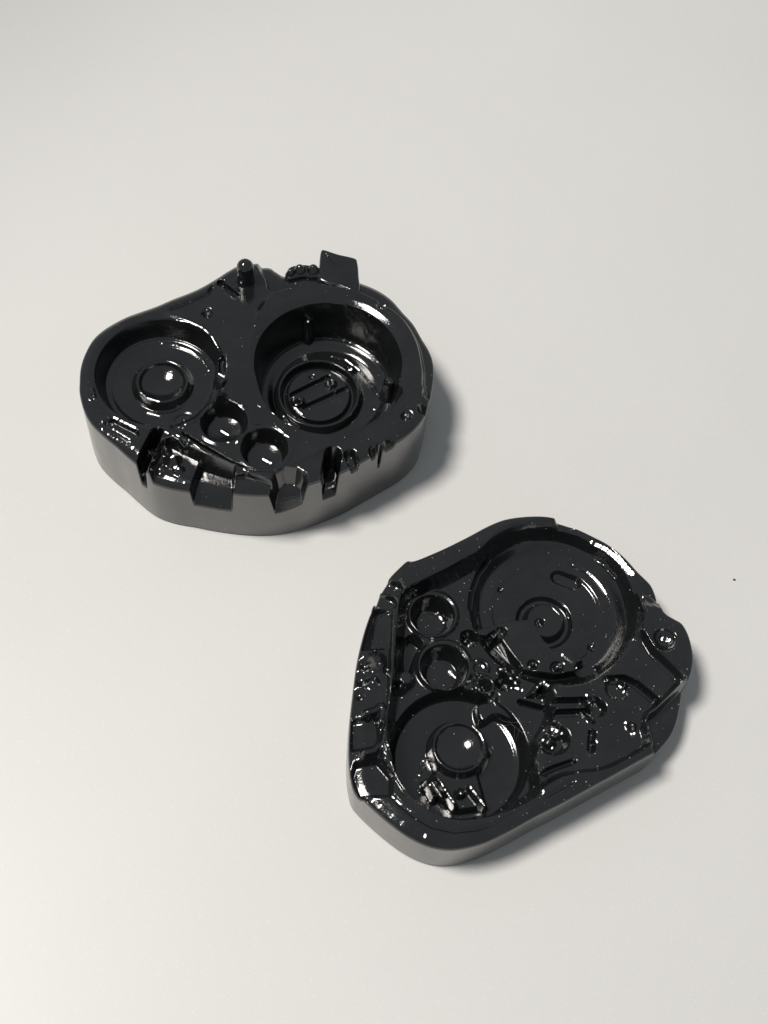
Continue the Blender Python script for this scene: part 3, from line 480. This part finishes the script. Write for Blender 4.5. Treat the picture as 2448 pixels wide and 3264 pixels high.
def relief(outline, ops, top, edge_w, edge_d, NU, NV, soften):
    O = smooth_closed(outline, NU)
    s = np.linspace(0, 1, NV + 1)
    s = .0015 + (1-.0015) * (s ** .85)
    X = O[:, 0][:, None] * s[None, :]; Y = O[:, 1][:, None] * s[None, :]
    Hh = np.full(X.shape, float(top)); lab = np.zeros(X.shape, np.int32)
    # rounded outer edge, from the plan distance to the outline
    T = np.roll(O, -1, 0) - np.roll(O, 1, 0); T /= np.linalg.norm(T, axis=1)[:, None]
    perp = np.abs(O[:, 0]*T[:, 1] - O[:, 1]*T[:, 0])
    edge = (1 - s)[None, :] * perp[:, None]
    parts = [('rim', (0., 0.))]
    def instance(name, c):
        for i, (n, q) in enumerate(parts):
            if n == name and math.hypot(q[0]-c[0], q[1]-c[1]) < 2.4: return i
        parts.append((name, c)); return len(parts) - 1
    for kind, part, k in ops:
        if kind == 'glint_bevel': continue
        c = k.get('c') or list(np.mean(np.array(k['pts']), 0))
        if kind in ('circ', 'bowl', 'blob', 'cone'): R = k['r']; bb = (c[0]-R-2, c[0]+R+2, c[1]-R-2, c[1]+R+2)
        elif kind == 'ring': R = k['r'] + k['hw']; bb = (c[0]-R-1, c[0]+R+1, c[1]-R-1, c[1]+R+1)
        else:
            q = np.array(k['pts']); m = 2 + k.get('r', 0) + k['w']; bb = (q[:, 0].min()-m, q[:, 0].max()+m, q[:, 1].min()-m, q[:, 1].max()+m)
        sel = (X > bb[0]) & (X < bb[1]) & (Y > bb[2]) & (Y < bb[3])
        x, y, h = X[sel], Y[sel], Hh[sel]
        mode = k.get('mode', 'cut')
        if kind in ('circ', 'bowl', 'blob', 'cone', 'ring'): d = np.hypot(x-c[0], y-c[1])
        if kind == 'circ': m = step(d-k['r'], k['w']); dh = m*(k['z']-h)
        elif kind == 'cone':
            m = step(d-k['r'], k['w']); z = k['z0'] + (k['z1']-k['z0'])*np.clip(d/k['r'], 0, 1); dh = m*(z-h)
        elif kind == 'bowl':
            m = step(d-k['r'], .35); t = np.clip(d/k['r'], 0, 1); dh = -m*(k['wall'] + k['depth']*(1-t*t))
        elif kind == 'blob':
            t = np.clip(d/k['r'], 0, 1); m = (1-t*t)**2; dh = k['dz']*m; m = (t < .8).astype(float)
        elif kind == 'ring':
            t = np.clip(np.abs(d-k['r'])/k['hw'], 0, 1); m = (1-t*t)**2; dh = k['dz']*m; m = (t < .7).astype(float)
        else:
            P = np.array(k['pts'])
            if kind in ('poly', 'ramp'):
                if k.get('smooth'): P = smooth_closed(P, 120)
                d = sdf_segments(x, y, P, True) - k.get('off', 0)
            else: d = sdf_segments(x, y, P, False) - k['r']
            m = step(d, k['w'])
            if kind == 'ramp':
                a, b = np.array(k['a']), np.array(k['b']); e = b-a
                t = np.clip(((x-a[0])*e[0] + (y-a[1])*e[1]) / (e@e), 0, 1)
                z = k['za'] + (k['zb']-k['za'])*(t*t*(3-2*t)*.5 + t*.5); dh = m*(z-h)
            else: dh = m*(k['z']-h)
        if kind in ('circ', 'cone', 'poly', 'ramp', 'seg'):
            dh = np.minimum(dh, 0) if mode == 'cut' else np.maximum(dh, 0)
        Hh[sel] = h + dh
        hit = (m > .3) & (np.abs(dh) > .04)
        l = lab[sel]; l[hit] = instance(part, c); lab[sel] = l
    Hh -= edge_d * np.clip(1 - edge/edge_w, 0, 1)**2
    # soften everything a little, as poured and cured resin does
    for _ in range(soften):
        Hh[:, 1:-1] = .5*Hh[:, 1:-1] + .125*(np.roll(Hh, 1, 0)[:, 1:-1] + np.roll(Hh, -1, 0)[:, 1:-1] + Hh[:, 2:] + Hh[:, :-2])
    # strips added for their glints, each tilted to mirror the lamp into the camera
    for kind, part, k in ops:
        if kind != 'glint_bevel': continue
        P = np.array(k['pts']); m = k['r'] + k['w'] + .1
        sel = (X > P[:, 0].min()-m) & (X < P[:, 0].max()+m) & (Y > P[:, 1].min()-m) & (Y < P[:, 1].max()+m)
        x, y, h = X[sel], Y[sel], Hh[sel]
        if not len(x): continue
        S = np.vstack([a + (e-a)*t for a, e in zip(P[:-1], P[1:]) for t in np.linspace(0, 1, max(2, int(np.linalg.norm(e-a)/.08)), endpoint=False)] + [P[-1]])
        D = (x[:, None]-S[None, :, 0])**2 + (y[:, None]-S[None, :, 1])**2
        hc = h[np.argmin(D, 0)]
        for _ in range(3): hc = np.convolve(np.pad(hc, 1, 'edge'), (.25, .5, .25), 'valid')
        n = np.argmin(D, 1); d = np.sqrt(D[np.arange(len(x)), n])
        tilt = k['tilt']; target = hc[n] + tilt[0]*(x-S[n, 0]) + tilt[1]*(y-S[n, 1])
        Hh[sel] = h + step(d-k['r'], k['w']) * (target-h)
    Hh[:, 1:-1] = .6*Hh[:, 1:-1] + .1*(np.roll(Hh, 1, 0)[:, 1:-1] + np.roll(Hh, -1, 0)[:, 1:-1] + Hh[:, 2:] + Hh[:, :-2])
    return O, X, Y, Hh, lab, parts

def mesh_from(name, V, Q, N, mat):
    me = bpy.data.meshes.new(name)
    k = Q.shape[1]
    me.vertices.add(len(V)); me.vertices.foreach_set('co', V.astype(np.float32).ravel())
    me.loops.add(Q.size); me.loops.foreach_set('vertex_index', Q.astype(np.int32).ravel())
    me.polygons.add(len(Q)); me.polygons.foreach_set('loop_start', np.arange(0, Q.size, k, dtype=np.int32))
    me.polygons.foreach_set('use_smooth', np.ones(len(Q), bool))
    me.materials.append(mat)
    me.update(); me.validate()
    if N is not None: me.normals_split_custom_set_from_vertices(N.tolist())
    return me

SUB = {'disc_seat': 'deep_pocket', 'seat_disc': 'deep_pocket', 'slot_peg': 'deep_pocket', 'wall_rib': 'deep_pocket', 'wall_knob': 'deep_pocket',
       'pocket_floor': 'round_pocket', 'cup_pedestal': 'round_pocket', 'cup_bracket': 'round_pocket', 'boss': 'round_pocket', 'boss_seat': 'round_pocket', 'catch': 'round_pocket'}

def housing(origin, outline, ops, top, edge_w, edge_d, soften, NU=1440, NV=420):
    root = link(bpy.data.objects.new('moulded_housing', None)); root.empty_display_size = .01
    root.location = (origin[0]*MM, origin[1]*MM, 0)
    O, X, Y, Hh, lab, parts = relief(outline, ops, top, edge_w, edge_d, NU, NV, soften)
    P = np.stack([X, Y, Hh], 2) * MM
    Tu = np.roll(P, -1, 0) - np.roll(P, 1, 0)
    Tv = np.empty_like(P); Tv[:, 1:-1] = P[:, 2:] - P[:, :-2]; Tv[:, 0] = P[:, 1]-P[:, 0]; Tv[:, -1] = P[:, -1]-P[:, -2]
    N = np.cross(Tv, Tu)
    N /= np.maximum(np.linalg.norm(N, axis=2), 1e-20)[:, :, None]
    if N[:, :, 2].mean() < 0: N = -N
    n, m = X.shape
    idx = np.arange(n*m).reshape(n, m)
    i2 = np.roll(idx, -1, 0)
    area = np.sum(O[:, 0]*np.roll(O[:, 1], -1) - O[:, 1]*np.roll(O[:, 0], -1))
    Q = np.stack([idx[:, :-1], idx[:, 1:], i2[:, 1:], i2[:, :-1]], 2) if area > 0 else np.stack([idx[:, :-1], i2[:, :-1], i2[:, 1:], idx[:, 1:]], 2)
    Q = Q.reshape(-1, 4)
    ql = lab[:, :-1].reshape(-1)
    Pf, Nf = P.reshape(-1, 3), N.reshape(-1, 3)
    cnt = np.bincount(ql, minlength=len(parts))
    for i in range(len(parts)):
        if 0 < cnt[i] < 40: ql[ql == i] = 0
    objs = {}
    for i, (name, c) in enumerate(parts):
        q = Q[ql == i]
        if not len(q): continue
        u, inv = np.unique(q, return_inverse=True)
        me = mesh_from(name, Pf[u], inv.reshape(-1, 4), Nf[u], M_GLOSS)
        objs[i] = bpy.data.objects.new(name, me)
    for i, o in objs.items():
        name, c = parts[i]; par = root
        if name in SUB:
            best = [(math.hypot(parts[j][1][0]-c[0], parts[j][1][1]-c[1]), j) for j in objs if parts[j][0] == SUB[name]]
            if best: par = objs[min(best)[1]]
        link(o, par)
    # outer wall
    ze = Hh[:, -1]
    Tn = np.roll(O, -1, 0) - np.roll(O, 1, 0); Tn /= np.linalg.norm(Tn, axis=1)[:, None]
    out = np.stack([Tn[:, 1], -Tn[:, 0]], 1)*(1 if area > 0 else -1)
    V = []; Nw = []; R0 = .38
    prof = [(R0*(1-math.cos(a)), R0*.42*math.sin(a), math.cos(a)) for a in np.linspace(0, math.pi/2, 6)]   # rounded lip: drop, outward, upward normal
    def ring_row(z, off, nz):
        V.append(np.stack([O[:, 0]+out[:, 0]*off, O[:, 1]+out[:, 1]*off, z], 1))
        q = math.sqrt(max(0, 1-nz*nz)); Nw.append(np.concatenate([out*q, np.full((n, 1), nz)], 1))
    for dr, off, nz in prof: ring_row(ze-dr, off, nz*.8)
    o1 = R0*.42
    for f in (.2, .4, .6, .8, 1): ring_row((ze-R0)+(.45-(ze-R0))*f, o1, 0)
    for a in (.5, 1): ring_row(.45*(1-a)+0*ze, o1-.22*a*a, -.25*a)
    rows = len(V)-1
    V = np.array(V)*MM
    id2 = np.arange((rows+1)*n).reshape(rows+1, n); nx = np.roll(id2, -1, 1)
    Q2 = np.stack([id2[1:], nx[1:], nx[:-1], id2[:-1]], 2) if area > 0 else np.stack([id2[1:], id2[:-1], nx[:-1], nx[1:]], 2)
    Nw = np.array(Nw).reshape(-1, 3)
    link(bpy.data.objects.new('outer_wall', mesh_from('outer_wall', V.reshape(-1, 3), Q2.reshape(-1, 4), Nw, M_WALL)), root)
    return root, (O, X, Y, Hh)

def height_at(F, x, y):
    O, X, Y, Hh = F
    k = np.argmin((X-x)**2 + (Y-y)**2); return Hh.reshape(-1)[k]

# small solids ------------------------------------------------------
def lathe(name, prof, c, mat, parent, n=40):
    """prof: list of (radius, z) bottom to top, mm"""
    V = []; Fc = []
    for r, z in prof:
        for k in range(n):
            a = 2*math.pi*k/n; V.append(((c[0]+r*math.cos(a))*MM, (c[1]+r*math.sin(a))*MM, z*MM))
    for j in range(len(prof)-1):
        for k in range(n):
            Fc.append((j*n+k, j*n+(k+1) % n, (j+1)*n+(k+1) % n, (j+1)*n+k))
    Fc.append(tuple((len(prof)-1)*n+k for k in range(n))); Fc.append(tuple(reversed(range(n))))
    me = bpy.data.meshes.new(name); me.from_pydata(V, [], Fc); me.materials.append(mat)
    me.polygons.foreach_set('use_smooth', [True]*len(me.polygons)); me.update()
    return link(bpy.data.objects.new(name, me), parent)
def slab(name, pts, z0, z1f, mat, parent, rnd=.45, k=6):
    """solid slab with rounded upper edge; z1f(x,y) gives its top"""
    P = smooth_closed(pts, 96); n = len(P)
    T = np.roll(P, -1, 0)-np.roll(P, 1, 0); T /= np.linalg.norm(T, axis=1)[:, None]
    area = np.sum(P[:, 0]*np.roll(P[:, 1], -1) - P[:, 1]*np.roll(P[:, 0], -1)); sg = 1 if area > 0 else -1
    nin = np.stack([-T[:, 1], T[:, 0]], 1)*sg
    c = P.mean(0)
    rings = [(P, np.full(n, z0))]
    zt = np.array([z1f(*p) for p in P])
    for j in range(k+1):
        a = math.pi/2*j/k
        q = P + nin*rnd*(1-math.cos(a)); rings.append((q, zt-rnd*(1-math.sin(a))))
    for f in (.75, .45, .15):
        q = c + (rings[k+1][0]-c)*f; rings.append((q, np.array([z1f(*p) for p in q])))
    V = []
    for q, z in rings: V += [(a*MM, b*MM, d*MM) for (a, b), d in zip(q, z)]
    Fc = []
    for j in range(len(rings)-1):
        for i in range(n):
            f = (j*n+i, j*n+(i+1) % n, (j+1)*n+(i+1) % n, (j+1)*n+i); Fc.append(f if area > 0 else f[::-1])
    f = tuple((len(rings)-1)*n+i for i in range(n)); Fc.append(f if area > 0 else f[::-1])
    f = tuple(range(n)); Fc.append(f[::-1] if area > 0 else f)
    me = bpy.data.meshes.new(name); me.from_pydata(V, [], Fc); me.materials.append(mat)
    me.polygons.foreach_set('use_smooth', [True]*len(me.polygons)); me.update()
    return link(bpy.data.objects.new(name, me), parent)

# ------------------------------------------------------------------ the two housings
HA, FA = housing(ORGA, OUTLINE_A, OPS_A, 12.6, 1.7, .65, 3)
tag(HA, 'taller glossy black moulded housing with upright pin, deep round pocket and notched front rim', 'moulded housing', 'glossy black moulded housings')
HB, FB = housing(ORGB, OUTLINE_B, OPS_B, 8.5, 2.2, .55, 5)
tag(HB, 'flatter dusty glossy black moulded housing with crowded relief floor, nearer the camera', 'moulded housing', 'glossy black moulded housings')

pr = 1.15; zt = 16.5
lathe('pin', [(pr+.5, 11.7), (pr+.25, 12.1), (pr+.05, 12.5), (pr, 12.9), (pr, zt-pr*.9)] + [(pr*math.cos(a), zt-pr+pr*math.sin(a)) for a in (.2, .5, .8, 1.1, 1.35, 1.5)], PIN, M_GLOSS, HA)
tb = np.array(TAB)
slab('tab', TAB, 7.5, lambda x, y: 12.35 + .06*max(0, y-17.5), M_GLOSS, HA)
slab('ratchet_block', RATCHET, 8.0, lambda x, y: 12.15, M_GLOSS, HA, rnd=.35)
for i, c in enumerate(TEETH):
    r = (.55, .8, .8)[i]
    lathe('tooth', [(r*1.5, 9.0), (r*1.4, 11.7), (r*1.05, 12.2), (r*.7, 12.6+.15*(i > 0)), (r*.4, 12.8+.25*(i > 0)), (r*.12, 12.85+.3*(i > 0))], c, M_GLOSS, HA, 24)

# ------------------------------------------------------------------ dust, lint, crumb, speck
def dust(name, F, origin, count, rmin, rmax, seed, label):
    O, X, Y, Hh = F; rng = np.random.default_rng(seed)
    n, m = X.shape; V = []; Fc = []
    base = np.array([(1,0,0),(-1,0,0),(0,1,0),(0,-1,0),(0,0,1),(0,0,-1)], float)
    tri = [(0,2,4),(2,1,4),(1,3,4),(3,0,4),(2,0,5),(1,2,5),(3,1,5),(0,3,5)]
    for q in range(count):
        i = rng.integers(n); j = min(m-4, int(m*math.sqrt(rng.random())))
        r = rmin + (rmax-rmin)*rng.random()**3
        sc = r*(.6+.8*rng.random(3)); sc[2] *= .6
        p = np.array([X[i, j]+origin[0], Y[i, j]+origin[1], Hh[i, j]+sc[2]*.7])
        a = rng.random()*6.28; R = np.array([[math.cos(a), -math.sin(a), 0], [math.sin(a), math.cos(a), 0], [0, 0, 1]])
        k = len(V); V += [tuple((p + R@(b*sc))*MM) for b in base]; Fc += [tuple(k+t for t in f) for f in tri]
    me = bpy.data.meshes.new(name); me.from_pydata(V, [], Fc); me.materials.append(M_DUST); me.update()
    tag(link(bpy.data.objects.new(name, me)), label, 'dust', kind='stuff')
dust('dust', FB, ORGB, 430, .018, .075, 5, 'pale dust specks sprinkled over the nearer black housing')
dust('dust', FA, ORGA, 220, .018, .06, 6, 'sparse pale dust specks on the farther black housing')

def lint(fibres, F, origin, label, lift=.12, rad=.011):
    V = []; Fc = []; n = 5
    for pts in fibres:
        P = np.array(pts, float); k = len(P); Q = []
        for i in range(k-1):
            p0, p1, p2, p3 = P[max(i-1, 0)], P[i], P[i+1], P[min(i+2, k-1)]
            for t in np.linspace(0, 1, 8, endpoint=False):
                Q.append(.5*((2*p1)+(-p0+p2)*t+(2*p0-5*p1+4*p2-p3)*t*t+(-p0+3*p1-3*p2+p3)*t**3))
        Q.append(P[-1]); Q = np.array(Q)
        z = np.array([height_at(F, *q) for q in Q]); z = np.maximum(z, np.convolve(np.pad(z, 2, 'edge'), np.ones(5)/5, 'valid')) + lift*.3
        C = np.c_[Q+np.array(origin), z]*MM; v0 = len(V)
        for i, c in enumerate(C):
            t = C[min(i+1, len(C)-1)]-C[max(i-1, 0)]; t /= np.linalg.norm(t)
            a = np.cross(t, (0, 0, 1.)); a /= max(np.linalg.norm(a), 1e-9); e = np.cross(a, t)
            for s in range(n):
                w = 2*math.pi*s/n; V.append(tuple(c+(a*math.cos(w)+e*math.sin(w))*rad*MM))
        for i in range(len(C)-1):
            for s in range(n): Fc.append((v0+i*n+s, v0+i*n+(s+1) % n, v0+(i+1)*n+(s+1) % n, v0+(i+1)*n+s))
    me = bpy.data.meshes.new('lint'); me.from_pydata(V, [], Fc); me.materials.append(M_FIBRE); me.update()
    tag(link(bpy.data.objects.new('lint', me)), label, 'lint', 'lint on the nearer housing')
lint(FIB[:1], FB, ORGB, 'curled pale lint fibre at the right edge of the large round pocket')
lint(FIB[1:], FB, ORGB, 'tangled grey lint above and right of the bright cup of the nearer housing')

def grain(name, c, size, mat, label, cat, seed):
    rng = random.Random(seed); V = []; n = 9
    for j, (rr, zz) in enumerate(((.75, 0), (1, .3), (.85, .65), (.4, .85))):
        for k in range(n):
            a = 2*math.pi*k/n; r = size*rr*(.75+.5*rng.random()); V.append((r*math.cos(a)*1.25*MM, r*math.sin(a)*.8*MM, zz*size*MM))
    Fc = [(j*n+k, j*n+(k+1) % n, (j+1)*n+(k+1) % n, (j+1)*n+k) for j in range(3) for k in range(n)] + [tuple(3*n+k for k in range(n)), tuple(reversed(range(n)))]
    me = bpy.data.meshes.new(name); me.from_pydata(V, [], Fc); me.materials.append(mat); me.update()
    o = link(bpy.data.objects.new(name, me)); o.location = Vector(c)*MM
    tag(o, label, cat)
grain('crumb', (CRUMB[0]+ORGB[0], CRUMB[1]+ORGB[1], height_at(FB, *CRUMB)), .2, M_CRUMB, 'tiny tan crumb beside the round boss of the nearer housing', 'crumb', 3)
grain('speck', (48.28, -2.85, 0), .17, M_SPECK, 'small dark speck on the bare table to the right', 'speck', 4)
